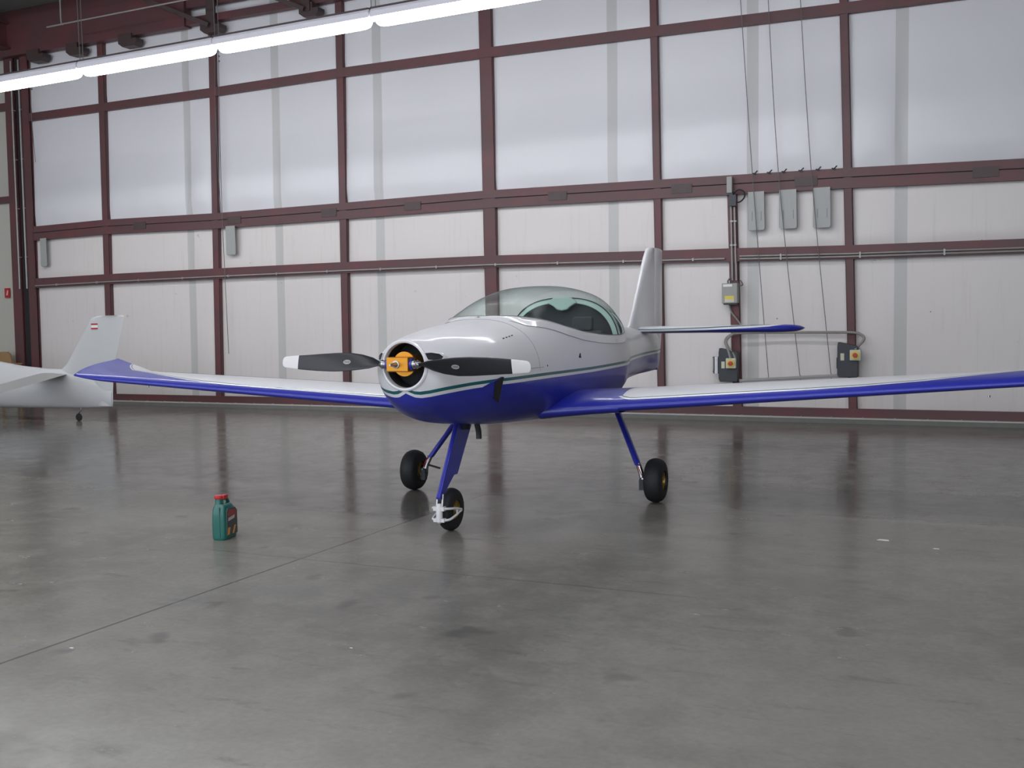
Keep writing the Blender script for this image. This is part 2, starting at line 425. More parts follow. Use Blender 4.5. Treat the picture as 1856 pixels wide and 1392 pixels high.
for x in (.95, 3.25, 5.35, 7.05, 9.7, 11.72, 13.55, 15.9):   # lap splices on the middle rail
    z = interp(x, R2); b = B(); b.box(x-.16, x+.16, -.022, -.012, z-.09, z+.05)
    o = b.build('splice_plate', 'splice', RL)
rail([(-1.95, .135), (24, .14)], .13)                         # bottom channel
b = B(); b.box(-2.2, XR, -.12, .08, 0, .062); trim(b, 'kerb')
b = B(); b.box(-2.2, XR, -.10, .06, .062, .078)
for k in range(60): b.box(-2+.43*k, -1.985+.43*k, -.104, .06, .06, .084)
trim(b, 'ledge')
# column pair at the left end of the insulated wall with conduits
for xa, xb in ((-2.58, -2.33), (-2.12, -1.93)):
    b = B(); b.box(xa, xb, -.02, .01, 0, 7.1); b.box((xa+xb)/2-.01, (xa+xb)/2+.01, .01, .08, 0, 7.1); b.box(xa, xb, .05, .08, 0, 7.1); trim(b)
b = B(); b.box(-2.33, -2.12, .05, .07, 0, 7.1); trim(b, 'dark')
rail([(-9, 6.11), (-2.58, 6.11)], .15); rail([(-9, 4.21), (-2.58, 4.21)], .13)
for x in (-2.34, -2.13):
    b = B(); b.tube([(x, -.045, 2.35), (x, -.045, 7.0)], .018, 8)
    for z in (3.0, 4.0, 5.0, 6.0): b.box(x-.03, x+.03, -.05, .012, z-.01, z+.01)
    tag(rehome(b.build('conduit', 'conduit')), 'thin grey conduit climbing the dark column pair, %s one' % ('left' if x < -2.2 else 'right'), 'conduit', None)
# eave beams and clips above the lights
b = B(); b.box(-9, 2.35, -.16, .02, 7.06, 7.95); trim(b)
b = B(); b.box(2.35, XR, -.12, .02, 7.09, 7.22); trim(b)
b = B(); b.box(2.35, XR, -.10, .02, 7.40, 7.95); trim(b)
for xa, xb in ((-1.7, -1.25), (-.62, -.2), (.75, 1.2), (2.75, 3.2), (4.95, 5.35), (7.5, 7.9), (10.2, 10.6)):
    b = B(); b.prism([(xa, 7.1), (xb-.12, 7.1), (xb-.12, 7.0), (xb, 7.0), (xb, 6.93), (xb-.06, 6.86), (xa+.1, 6.86), (xa, 6.93)], -.2, 0); trim(b, 'splice')
for xa in (3.0, 5.1, 7.7):                                     # struts and knee braces
    b = B(); b.box(xa-.09, xa+.09, -.22, -.16, 6.95, 7.95); trim(b, 'splice')
    b = B(); b.obox((xa, -.25, 6.98), (xa-2.3, -.6, 8.0), .07, .07); trim(b, 'splice')
b = B(); b.tube(smoothpath([(.05, -.9, 7.93), (.05, -.9, 7.28), (.12, -.9, 7.22), (.2, -.9, 7.22), (7.0, -.9, 7.29)], 6), .014, 8)
tag(rehome(b.build('sprinkler_pipe', 'conduit')), 'thin pale pipe dropping from the roof and running along the eave beam', 'pipe')
# conduits on the lower rail
def conduit(x0_, x1_, dz, label, grp):
    pts = [(x, -.035, interp(x, R3)+dz) for x in [x0_] + [p[0] for p in R3 if x0_ < p[0] < x1_] + [x1_]]
    b = B(); b.tube(pts, .013, 8)
    x = x0_+.6
    while x < x1_-.2:
        z = interp(x, R3)+dz; b.box(x-.012, x+.012, -.052, -.012, z-.022, z+.022); x += 1.1
    return tag(rehome(b.build('conduit', 'conduit')), label, 'conduit', grp)
conduit(-1.9, 12.38, -.055, 'single thin grey conduit on the lower wall rail, left of the short post', None)
conduit(12.60, 23.8, -.025, 'upper of two thin conduits on the lower wall rail, right of the short post', None)
conduit(12.60, 23.8, -.065, 'lower of two thin conduits on the lower wall rail, right of the short post', None)

# ------------------------------------------------------------ hanging cables, strips, boxes on the wall
CT = 'hanging cables on the right of the wall'
for k, (p, q, r) in enumerate((((12.57, 7.05), (12.8, 3.62), (13.03, .60)), ((12.98, 7.05), (13.17, 3.66), (13.49, .56)), ((13.42, 7.05), (13.63, 3.66), (13.92, .62)))):
    b = B(); b.tube(smoothpath([(p[0], -.08, p[1]), (q[0], -.09, q[1]), (r[0], -.06, r[1])], 6), .0055, 6)
    tag(rehome(b.build('cable', 'cable')), '%s of three thin dark cables slanting down the wall over the grey strips' % ('leftmost', 'middle one', 'rightmost')[k], 'cable', CT)
for k, (x, zt, zb) in enumerate(((3.05, 7.05, 1.0), (2.97, 7.05, 3.6), (-1.75, 7.05, 4.9))):
    b = B(); b.tube(smoothpath([(x, -.06, zt), (x-.03, -.07, (zt+zb)/2), (x+.02, -.06, zb)], 4), .006, 6)
    if k != 1:
        for j in range(3): b.lathe([(0, -.02), (.016, -.01), (.016, .01), (0, .02)], (x, -.06, 6.55-j*.09), 'z', 8)
    tag(rehome(b.build('pull_cord', 'cable')), ('long thin cord down the wall at the left end of the second lamp', 'shorter thin cord left of the long cord below the lamp row', 'thin cord beside the dark column pair under the lamps')[k], 'cord')
lab = ('leftmost of the three grey strips below the middle rail on the right', 'middle one of the three grey strips below the middle rail on the right', 'rightmost of the three grey strips below the middle rail on the right',
       'single grey strip under the middle rail, beside the second wall post from left', 'single grey strip in the far left bay near the dark columns')
for k, (xa, xb, zb, sl) in enumerate(((12.73, 12.97, 2.80, 2), (13.18, 13.43, 2.80, 2), (13.66, 13.9, 2.79, 2), (3.08, 3.3, 2.83, 0), (-1.7, -1.52, 2.79, 0))):
    b = B(); zt = 3.36; r = .02
    b.prism([(xa, zt), (xb-.01, zt), (xb, zb+r), (xb-r, zb), (xa+r, zb), (xa, zb+r)], -.055, -.04)
    o = b.build('plastic_strip', 'flap')
    rehome(o)
    tag(o, lab[k], 'strip', 'grey strips under the middle rail')
    e = B(); e.tube([(xa, -.05, zt), (xa, -.05, zb+r), (xa+r, -.05, zb), (xb-r, -.05, zb), (xb, -.05, zb+r), (xb-.01, -.05, zt)], .004, 6)
    if sl:
        for xx in (xa+.06, xb-.05): e.box(xx-.003, xx+.003, -.058, -.054, zb+.14, zb+.27)
    eo = e.build('edge_trim', 'cable', o); eo.location = -o.location
for k, x in enumerate((12.84, 13.05, 13.26, 13.50, 13.74, 13.96)):
    z = interp(x, R2)+.135; b = B()
    b.tube(smoothpath([(x-.05, -.03, z+.005), (x-.02, -.035, z-.002), (x, -.04, z+.012), (x+.02, -.03, z+.035)], 4), .009, 6); b.box(x-.03, x, -.03, .0, z-.02, z)
    tag(rehome(b.build('rail_hook', 'dark_grey')), 'small dark hook on the middle rail above the grey strips, %s from left' % ('first', 'second', 'third', 'fourth', 'fifth', 'sixth')[k], 'hook', 'rail hooks above the grey strips')
# end box with cable loop on the middle rail
t = empty('end_switch', (12.46, -.02, 3.36)); tag(t, 'small grey end switch on the middle rail with a looped black cable', 'switch')
b = B(); b.box(-.035, .045, -.09, 0, 0, .24); b.build('housing', 'grey_metal', t, bevel=.006)
b = B(); b.box(-.05, .05, -.07, 0, -.03, .02); b.box(-.0, .10, -.08, -.01, -.19, -.03); b.build('cable_gland', 'dark_grey', t)
b = B(); b.tube(smoothpath([(.06, -.06, -.01), (.14, -.07, .04), (.22, -.07, -.0), (.22, -.07, -.08), (.15, -.07, -.14), (.05, -.06, -.13)], 6), .011, 8); b.build('cable', 'dark', t)
# vertical conduits on the short post
for k, (dx, z0_, z1_) in enumerate(((-.028, 2.08, 3.18), (.022, 2.33, 3.16))):
    b = B(); x = 12.50+dx; b.tube([(x, -.03, z1_), (x+.02, -.03, z0_)], .013, 8)
    for z in (2.6, 2.95): b.box(x-.012, x+.03, -.048, 0, z-.012, z+.012)
    tag(rehome(b.build('conduit', 'conduit')), '%s vertical conduit on the short post above the grey switch box' % ('left long', 'right short')[k], 'conduit')
b = B(); b.tube([(12.545, -.03, 2.33), (12.55, -.03, 2.08)], .013, 8)
tag(rehome(b.build('conduit', 'conduit')), 'stub of conduit entering the top of the grey switch box', 'conduit')
# grey switch box
t = empty('switch_box', (12.46, 0, 1.74)); tag(t, 'grey switch box with white and yellow labels on the short wall post', 'switch box')
b = B(); b.box(-.105, .125, -.13, -.005, 0, .295); b.build('housing', 'grey_metal', t, bevel=.008)
b = B(); b.box(-.085, .05, -.134, -.129, .245, .28); b.build('white_label', 'paper', t)
b = B(); b.box(-.06, .075, -.134, -.129, .06, .11); b.build('warning_label', 'yellow', t)
b = B(); b.box(-.06, .075, -.134, -.129, .015, .06); b.build('printed_label', 'cream', t)
b = B(); b.box(-.085, .11, -.11, -.02, -.02, 0); b.build('base_gland', 'dark_grey', t)
b = B(); b.tube(smoothpath([(-.02, -.06, .295), (-.03, -.06, .33), (.01, -.06, .38)], 4), .012, 8); b.build('cable_loop', 'cable', t)
b = B(); b.tube(smoothpath([(.12, -.06, .26), (.19, -.06, .27), (.15, -.05, .34)], 5), .01, 8); b.build('cable_loop', 'cable', t)
b = B(); b.tube(smoothpath([(12.45, -.04, 1.72), (12.47, -.04, 1.62), (12.56, -.04, 1.5), (12.66, -.04, 1.36)], 6), .012, 8)
tag(rehome(b.build('cable', 'flex')), 'short pale cable hanging diagonally below the grey switch box', 'cable')
# door motor housings
def operator(x, z, left, label):
    t = empty('motor_housing', (x, 0, z)); tag(t, label, 'motor housing', 'dark motor housings on the wall')
    b = B()
    b.prism([(-.15, .02), (-.13, -.02), (.12, -.02), (.13, .0), (.13, .14), (.13, .42), (-.04, .46), (-.14, .48), (-.15, .42)], -.16, -.01)
    b.box(-.165, -.15, -.13, -.03, .1, .26); b.build('housing', 'dark_grey', t, bevel=.012)
    h = -.02 if left else .035
    hz = .18 if left else .22
    b = B(); b.box(h-.01, h+.14, -.215, -.16, hz, hz+.15); sw = b.build('switch_body', 'cream', t, bevel=.01)
    b = B(); b.lathe([(0, -.012), (.056, -.012), (.056, 0), (0, 0)], (h+.065, -.216, hz+.075), 'y', 28); b.build('switch_plate', 'yellow', sw, smooth=True)
    b = B(); b.lathe([(0, -.03), (.03, -.03), (.034, -.01), (.034, 0)], (h+.065, -.226, hz+.075), 'y', 20); b.box(h+.035, h+.095, -.268, -.254, hz+.067, hz+.083); b.build('rotary_knob', 'red', sw, smooth=True)
    b = B(); b.box(-.105, -.055, -.166, -.158, hz+.0, hz+.10); b.build('rating_label', 'cream', t)
    return t
mo = operator(12.46, .60, True, 'left of two dark motor housings with yellow-red switches, on the short wall post')
operator(14.16, .68, False, 'right of two dark motor housings with yellow-red switches, at the arched hose\'s right end')
b = B(); b.lathe([(0, 0), (.06, 0), (.06, .24), (0, .24)], (12.27, -.09, .70), 'z', 16)
for z in (.72, .93): b.lathe([(.06, 0), (.066, 0), (.066, .02), (.06, .02)], (12.27, -.09, z), 'z', 16)
b.box(12.25, 12.315, -.10, -.02, .75, .78)
tag(rehome(b.build('motor', 'steel', smooth=True)), 'small grey cylindrical motor on the left side of the left motor housing', 'motor')
b = B()
P = [(12.49, -.16, .93), (12.45, -.15, 1.06), (12.40, -.11, 1.17), (12.44, -.1, 1.25), (12.55, -.1, 1.29), (12.75, -.09, 1.302), (13.3, -.09, 1.303), (13.9, -.09, 1.298), (14.23, -.09, 1.29), (14.34, -.1, 1.25), (14.365, -.11, 1.19), (14.30, -.13, 1.11), (14.25, -.15, 1.05)]
b.tube(smoothpath(P, 5), .019, 10)
tag(rehome(b.build('flexible_hose', 'flex', smooth=True)), 'grey flexible hose arching between the two dark motor housings', 'hose')
b = B(); b.tube(smoothpath([(12.56, -.16, .93), (12.53, -.15, 1.0), (12.45, -.13, 1.1), (12.43, -.14, 1.19), (12.5, -.12, 1.27), (12.6, -.1, 1.34)], 5), .014, 8)
tag(rehome(b.build('flexible_hose', 'flex', smooth=True)), 'thinner second hose rising from the left motor housing beside the short post', 'hose')
b = B(); b.obox((12.60, -.08, .60), (14.02, -.08, .69), .03, .03); b.obox((12.60, -.05, .575), (14.02, -.05, .665), .05, .02)
for x in (13.03, 13.49, 13.92): b.tube([(x, -.08, .62+(x-12.6)*.063), (x, -.06, .60+(x-12.6)*.063)], .01, 6)
tag(rehome(b.build('anchor_bar', 'conduit')), 'long low grey bar on the wall where the three cables end', 'bar')
# small red sign, left
t = empty('fire_sign', (-2.83, .06, 2.18)); tag(t, 'small red sign on the cream wall at the far left', 'sign')
b = B(); b.box(-.07, .07, -.02, 0, 0, .2); b.build('panel', 'flagred', t)
b = B(); b.prism([(-.02, .05), (.015, .05), (.04, .15), (.01, .15)], -.024, -.02); b.build('symbol', 'cream', t)

# ------------------------------------------------------------ fluorescent lights
RODL = [2.9]
def fixture_meshes(Lx):
    t = empty('fluorescent_light', (0, 0, 0))
    b = B(); b.prism([(-.105, -.02), (-.105, .05), (-.085, .085), (.085, .085), (.105, .05), (.105, -.02)], 0.0, Lx, 'yz'); b.build('housing', 'fixture', t)
    b = B(); b.prism([(-.11, .085), (.11, .085), (.11, .10), (-.11, .10)], 0.0, Lx, 'yz'); b.build('mounting_rail', 'splice', t)
    P = [(.03, .012), (.045, .05), (.075, .074), (.12, .085), (.2, .088), (Lx-.2, .088), (Lx-.12, .085), (Lx-.075, .074), (Lx-.045, .05), (Lx-.03, .012)]
    b = B(); b.rings([[(x, 1.15*q*math.cos(2*math.pi*k/16), -.045+.95*q*math.sin(2*math.pi*k/16)) for k in range(16)] for x, q in P], caps=True); b.build('diffuser', 'tube', t, smooth=True)
    for xx in (.02, Lx-.02):
        b = B(); b.tube([(xx, 0, .05), (xx, 0, RODL[0])], .005, 6); b.build('hanger_rod', 'cable', t)
    return t
FX = [None]
def place_fixture(x, y, z, Lx, label, grp, src=[None]):
    if src[0] is None: t = fixture_meshes(2.49); src[0] = t
    else:
        s = src[0]; t = s.copy(); COL.objects.link(t)
        for ch in s.children:
            c_ = ch.copy(); COL.objects.link(c_); c_.parent = t
    t.location = (x, y, z); t.rotation_euler = (0, -.0145 if y > -5 else 0, 0); tag(t, label, 'light', grp)
    return t
G1 = 'fluorescent lights in the row along the rear wall'
nm = {0: 'cut off by the left edge, lowest', 1: 'second from the left edge', 2: 'third from the left edge', 3: 'rightmost visible, cut by the top edge'}
for k in range(-1, 5):
    x = 1.31 + 2.515*k
    z = 5.29 + .0145*(x-2)
    place_fixture(x, -4.0, z, 2.49, 'bright fluorescent light hanging by the rear wall, %s' % nm.get(k, 'out of view above the frame'), G1)
for row, (y, z) in enumerate(((-12.0, 7.15), (-18.5, 7.3))):  # unseen rows added for even light; middle one gives the wall's shadow band
    for k in range(11):
        place_fixture(-3.2+2.515*k, y, z, 2.49, 'added fluorescent light in the unseen %s row under the roof' % ('middle', 'front')[row], 'added fluorescent lights in the %s row' % ('middle', 'front')[row])

# ------------------------------------------------------------ AIRCRAFT (local: x forward, y towards its left wing, z up)
AC = empty('aircraft', (12.392, -7.321, 0), math.atan2(-.99875, .05))
tag(AC, 'white and blue two-seat light aircraft with black two-blade propeller and bubble canopy', 'aircraft')
FT = [
(2.27,.165,1.395,1.228,1.061,2,2),(2.25,.190,1.398,1.218,1.02,2,2),(2.20,.238,1.405,1.195,.955,2.05,2),(2.1,.30,1.415,1.185,.895,2.1,2),
(2.0,.35,1.428,1.18,.86,2.2,2.1),(1.8,.435,1.452,1.15,.803,2.3,2.2),(1.5,.50,1.488,1.13,.765,2.4,2.3),
(1.12,.53,1.53,1.1,.73,2.4,2.4),(1.0,.538,1.555,1.1,.722,2.35,2.4),(.85,.545,1.61,1.1,.712,2.3,2.4),(.7,.555,1.668,1.1,.705,2.3,2.4),(.4,.565,1.748,1.1,.69,2.4,2.5),(0,.58,1.805,1.1,.675,2.5,2.5),
(-.5,.59,1.825,1.1,.67,2.5,2.5),(-1.0,.58,1.80,1.1,.68,2.5,2.5),(-1.4,.51,1.70,1.1,.70,2.4,2.4),(-2,.36,1.55,1.1,.765,2.3,2.3),
(-3,.2,1.44,1.12,.855,2.1,2.1),(-3.6,.13,1.40,1.13,.875,2,2),(-4.4,.06,1.36,1.12,.885,2,2),(-4.55,.03,1.35,1.12,.89,2,2)]
FT = FT[::-1]; FX_ = [r[0] for r in FT]
_M = {}
def pch(a, c):
    x = FX_; y = [r[c] for r in FT]
    if c not in _M:
        d = [(y[i+1]-y[i])/(x[i+1]-x[i]) for i in range(len(x)-1)]
        _M[c] = [d[0]] + [0 if d[i-1]*d[i] <= 0 else 2*d[i-1]*d[i]/(d[i-1]+d[i]) for i in range(1, len(d))] + [d[-1]]
    m = _M[c]; a = min(max(a, x[0]), x[-1]); i = 0
    while i < len(x)-2 and a > x[i+1]: i += 1
    h = x[i+1]-x[i]; t = (a-x[i])/h
    return (2*t**3-3*t*t+1)*y[i]+(t**3-2*t*t+t)*h*m[i]+(-2*t**3+3*t*t)*y[i+1]+(t**3-t*t)*h*m[i+1]
def sec(a): return [pch(a, c) for c in range(1, 7)]
def spt(a, th, off=0.0):
    w, zt, zc, zb, nt_, nb = sec(a)
    c, s = math.cos(th), math.sin(th); n = nt_ if s >= 0 else nb
    k = (abs(c)**n + abs(s)**n)**(-1/n)
    y = (w+off)*c*k; z = zc + ((zt-zc+off) if s >= 0 else (zc-zb+off))*s*k
    return (a, y, z)
SILL = [(-1.56, 2.0), (-1.50, 1.66), (-1.40, 1.56), (-1.25, 1.46), (-1.12, 1.40), (-1.02, 1.382), (-.95, 1.376), (-.8, 1.374), (-.56, 1.378), (-.29, 1.389), (.14, 1.421), (.45, 1.466), (.68, 1.512), (.79, 1.530), (.875, 1.541), (.94, 1.547), (1.02, 1.551), (1.07, 1.60), (1.09, 2.0)]
def sill(a):
    return interp(a, SILL)
def th_at(a, zq):
    zt = pch(a, 2)
    if zq >= zt-1e-4: return math.pi/2
    lo, hi = -.8, math.pi/2
    for _ in range(30):
        m = (lo+hi)/2
        if spt(a, m)[2] < zq: lo = m
        else: hi = m
    return lo
def zblue(a, y):
    y = abs(y)
    near = interp(y, [(0, 1.043), (.02, 1.032), (.06, 1.014), (.10, 1.010), (.16, 1.018), (.25, 1.038), (.35, 1.058), (.45, 1.071), (.6, 1.078)])
    k = min(1, max(0, (a-.9)/.7))
    far = interp(a, [(-4.6, 1.10), (-1, 1.087), (0, 1.077), (.5, 1.077), (1.2, 1.078)])
    return near*k + far*(1-k)
stn = sorted(set([round(-4.55+.07*i, 4) for i in range(0, 50)] + [round(-1.6+.025*i, 4) for i in range(112)] + [1.2+.05*i for i in range(19)] + [2.13, 2.16, 2.18, 2.2, 2.215, 2.23, 2.24, 2.25, 2.255, 2.26, 2.265, 2.27]))
stn = [a for a in stn if a <= 2.2701]
NB, NG = 110, 40
outer, glass, frame = [], [], []
for a in stn:
    on = -1.56 < a < 1.09
    t0 = th_at(a, sill(a)) if on else math.pi/2
    outer.append([spt(a, (math.pi-t0) + ((2*math.pi+t0)-(math.pi-t0))*k/NB) for k in range(NB+1)])
    if -1.6 <= a <= 1.1:
        glass.append([spt(a, t0 + (math.pi-2*t0)*k/NG) for k in range(NG+1)])
        if -1.45 < a < 1.07:
            tl = th_at(a, sill(a)-.075*min(1, (1.07-a)/.15+.3))
            frame.append((a, t0, tl))
b = B(); b.rings(outer, closed=False)
# flange into the spinner opening and close tail end
n0 = [spt(2.16, 2*math.pi*k/60) for k in range(60)]
zc0 = 1.228
fus = b.build('fuselage', 'livery', AC, smooth=True, angle=50, stripe=lambda x, y, z: z - zblue(x, y))
b = B()
rr = [[(2.265, .172*math.cos(t), zc0+.172*math.sin(t)) for t in [2*math.pi*k/60 for k in range(60)]]]
for (dx, r) in ((2.276, .172), (2.284, .163), (2.281, .152), (2.268, .1475), (2.24, .1475)):
    rr.append([(dx, r*math.cos(t), zc0+r*math.sin(t)) for t in [2*math.pi*k/60 for k in range(60)]])
b.rings(rr); ring = b.build('nose_ring', 'white', AC, smooth=True)
b = B(); b.lathe([(.149, 0), (.149, -.15), (0, -.15)], (2.25, 0, zc0), 'x', 48); b.build('ring_liner', 'dark', ring, smooth=True)
b = B(); b.rings(glass, closed=False); can = b.build('canopy', 'glass', AC, smooth=True, angle=80); can['label'] = 'clear bubble canopy with greenish tint'
for s in (1, -1):
    b = B(); A_, B_, C_, D_ = [], [], [], []
    R = []
    for a, t0, tl in frame:
        f = lambda th, o: (lambda p: (p[0], p[1]*s, p[2]))(spt(a, th, o))
        R.append([f(t0+.006, -.012), f(t0+.004, .004), f(t0-.03*0, .006), f((t0*.5+tl*.5), .006), f(tl, .006), f(tl-.004, -.002)])
    b.rings(R, closed=False); b.build('canopy_frame', 'white', can, smooth=True, angle=60)
    b = B(); b.tube([(lambda p: (p[0], p[1]*s, p[2]))(spt(a, tl, .002)) for a, t0, tl in frame], .0022, 6); b.build('canopy_seal', 'cable', can)
    b = B(); b.tube([(lambda p: (p[0], p[1]*s, p[2]))(spt(a, t0, .005)) for a, t0, tl in frame], .004, 6); b.build('canopy_edge', 'cable', can)
# inner cabin
cab = []
for a in [x for x in stn if -1.1 <= x <= 1.0]:
    t0 = th_at(a, sill(a)-.03); cab.append([spt(a, (math.pi-t0)+((2*math.pi+t0)-(math.pi-t0))*k/40, -.03) for k in range(41)])
b = B(); b.rings(cab, closed=False); b.build('cabin_lining', 'dark', AC, smooth=True)
def archp(k, n, a, ins):
    th = math.pi*k/n; w_, h_ = .555-ins, .53-ins; c_, s_ = math.cos(th), math.sin(th); q = (abs(c_)**2.6+abs(s_)**2.6)**(-1/2.6)
    return (a, w_*c_*q, 1.20+h_*s_*q)
t_ = [archp(k, 40, -.99, .03) for k in range(41)]
b = B(); b.add(t_ + [(-1.02, y, z) for _, y, z in t_], [tuple(range(41)), tuple(range(41, 82))[::-1]] + [(k, k+1, 41+k+1, 41+k) for k in range(40)]); b.build('rear_bulkhead', 'cloth', AC)
t_ = [(x, y, 1.36) for x, y in ((-.99, -.53), (-.99, .53), (-1.25, .50), (-1.5, .40), (-1.5, -.40), (-1.25, -.50))]
b = B(); b.add(t_, [tuple(range(6))]); b.build('parcel_shelf', 'panel', AC)
b = B(); R = []
for k in range(49):
    p, q = archp(k, 48, -1.0, 0), archp(k, 48, -.94, 0); p2, q2 = archp(k, 48, -1.0, .058), archp(k, 48, -.92, .05)
    R.append([p, q, q2, p2])
b.rings(R, closed=True, caps=True); arch = b.build('canopy_arch', 'arch', can, smooth=True); arch['label'] = 'pale green frame arch'
b = B(); b.tube([archp(k, 48, -.915, .055) for k in range(49)], .006, 6); b.build('arch_seal', 'dark', can)
b = B(); b.tube([archp(k, 48, -.93, .004) for k in range(49)], .005, 6); b.build('arch_seal', 'dark', can)
b = B(); b.prism([(-.15, 1.68), (-.09, 1.65), (-.05, 1.615), (0, 1.605), (.05, 1.615), (.09, 1.65), (.15, 1.68), (.08, 1.735), (-.08, 1.735)], -.96, -.90, 'yz'); b.build('latch', 'arch', can, bevel=.012)
# instrument panel, seats
b = B(); b.prism([(-.44, 1.18), (.44, 1.18), (.47, 1.36), (.43, 1.47), (.36, 1.525), (.2, 1.545), (-.2, 1.545), (-.36, 1.525), (-.43, 1.47), (-.47, 1.36)], .62, .66, 'yz'); ip = b.build('instrument_panel', 'panel', AC)
R = []
for a, zz in ((.60, 0), (.75, -.0), (.95, -.02)):
    t0 = th_at(a, sill(a)-.015); R.append([spt(a, t0+(math.pi-2*t0)*k/30, 0)[:2] + (sill(a)-.012+.018*math.sin(math.pi*k/30)+zz,) for k in range(31)])
b = B(); b.rings(R, closed=False); b.build('glare_shield', 'cloth', AC, smooth=True)
for s in (-1, 1):
    b = B(); b.prism([(-.25, .95), (-.35, 1.05), (-.72, 1.42), (-.80, 1.42), (-.46, .98), (-.30, .88)], s*.25-.2, s*.25+.2, 'xz'); st = b.build('seat', 'cloth', AC, bevel=.03)
    b = B(); b.prism([(-.70, 1.42), (-.74, 1.54), (-.80, 1.55), (-.79, 1.42)], s*.25-.1, s*.25+.1, 'xz'); b.build('headrest', 'cloth', st, bevel=.02)
# air intakes either side of the ring
for s in (1, -1):
    b = B()
    P = [(.172, 1.265), (.20, 1.262), (.238, 1.265), (.243, 1.283), (.222, 1.302), (.185, 1.312), (.152, 1.310), (.160, 1.29)]
    cy = sum(p[0] for p in P)/len(P); cz = sum(p[1] for p in P)/len(P)
    def surf_a(y, z):
        lo, hi = 1.6, 2.27
        for _ in range(30):
            m = (lo+hi)/2; w, zt, zc, zb, n1_, n2_ = sec(m)
            h = (z-zc)/(zt-zc) if z > zc else (zc-z)/(zc-zb); n_ = n1_ if z > zc else n2_
            if (abs(y)/w)**n_ + abs(h)**n_ < 1: lo = m
            else: hi = m
        return lo
    ringP = []
    for k_, o in ((1.25, .0), (1.18, .022), (1.0, .024), (.93, .010)):
        ringP.append([(surf_a(cy+(y-cy)*k_, cz+(z-cz)*k_)+o, s*(cy+(y-cy)*k_), cz+(z-cz)*k_) for y, z in P])
    b.rings(ringP); inl = b.build('air_intake', 'white', AC, smooth=True, angle=60)
    b = B(); b.add([(surf_a(y, z)+.010, s*y, z) for y, z in P] + [(surf_a(cy, cz)+.012, s*cy, cz)], [(i, (i+1) % 8, 8) for i in range(8)]); b.build('intake_opening', 'dark', inl)
# cowl side scoop (black open-backed vent with blue fairing), left side; NACA slots; small fittings
b = B()
def S_(a, z, off):
    lo, hi = -.2, 1.0
    w, zt, zc, zb, n1_, n2_ = sec(a)
    h = (z-zc)/(zt-zc) if z > zc else (zc-z)/(zc-zb); n_ = n1_ if z > zc else n2_
    return (a, w*(1-abs(h)**n_)**(1/n_)+off, z)
for s in (1, -1):
    m_ = lambda p: (p[0], s*p[1], p[2])
    b = B()
    front = S_(1.90, 1.058, .004)
    n_ = [S_(1.79, 1.108, .010), S_(1.735, 1.127, .036), S_(1.685, .945, .020), S_(1.76, .985, .008)]
    r1, r2 = S_(1.68, 1.11, -.01), S_(1.64, .96, -.01)
    b.add([m_(q) for q in [front] + n_ + [r1, r2, S_(1.66, 1.10, -.01)]], [(0, 1, 2), (2, 5, 6, 3), (0, 2, 7), (0, 4, 1)])
    sc_o = b.build('side_scoop', 'blue', AC)
    b = B()
    n_ = [(x+.003, y+.002, z) for x, y, z in n_]
    b.add([m_(q) for q in n_] + [m_((x-.03, y-.03, z)) for x, y, z in n_], [(0, 1, 2, 3), (7, 6, 5, 4), (0, 4, 5, 1), (1, 5, 6, 2), (2, 6, 7, 3), (3, 7, 4, 0)])
    b.build('scoop_mouth', 'dark', sc_o)
for k in range(4):
    a = 1.50-.055*k; z = 1.388+.006*k
    p = S_(a, z, .001); q = S_(a-.03, z+.004, .001)
    b = B(); b.tube([p, q], [.006, .002], 6); b.build('louvre_slot', 'dark', fus)
b = B(); p = S_(.30, 1.225, .0); b.prism([(.265, 1.205), (.315, 1.21), (.285, 1.245)], p[1]-.003, p[1]+.006, 'xz'); b.build('step_marker', 'dark', fus)
b = B(); p = S_(.98, 1.172, .0); b.lathe([(0, .003), (.007, .002), (.007, -.003)], p, 'y', 12); b.build('vent_hole', 'dark', fus)
for a, z in ((2.06, 1.345), (2.1, 1.33), (2.12, 1.29)):
    pass
# cowl split line
b = B(); b.tube([S_(a, 1.165, .0005) for a in [2.05-.05*i for i in range(21)]], .0012, 4); b.tube([spt(1.12, .1+ (math.pi-.2)*k/40, .0005) for k in range(41)], .0012, 4); b.build('cowl_seam', 'cable', fus)
# exhaust pipe
b = B(); b.tube(smoothpath([(1.17, .01, .80), (1.13, .01, .73), (1.10, .01, .67), (1.095, .01, .615)], 5), [.02]*3+[.022]*13, 14); b.build('exhaust_pipe', 'dark_grey', AC, smooth=True)
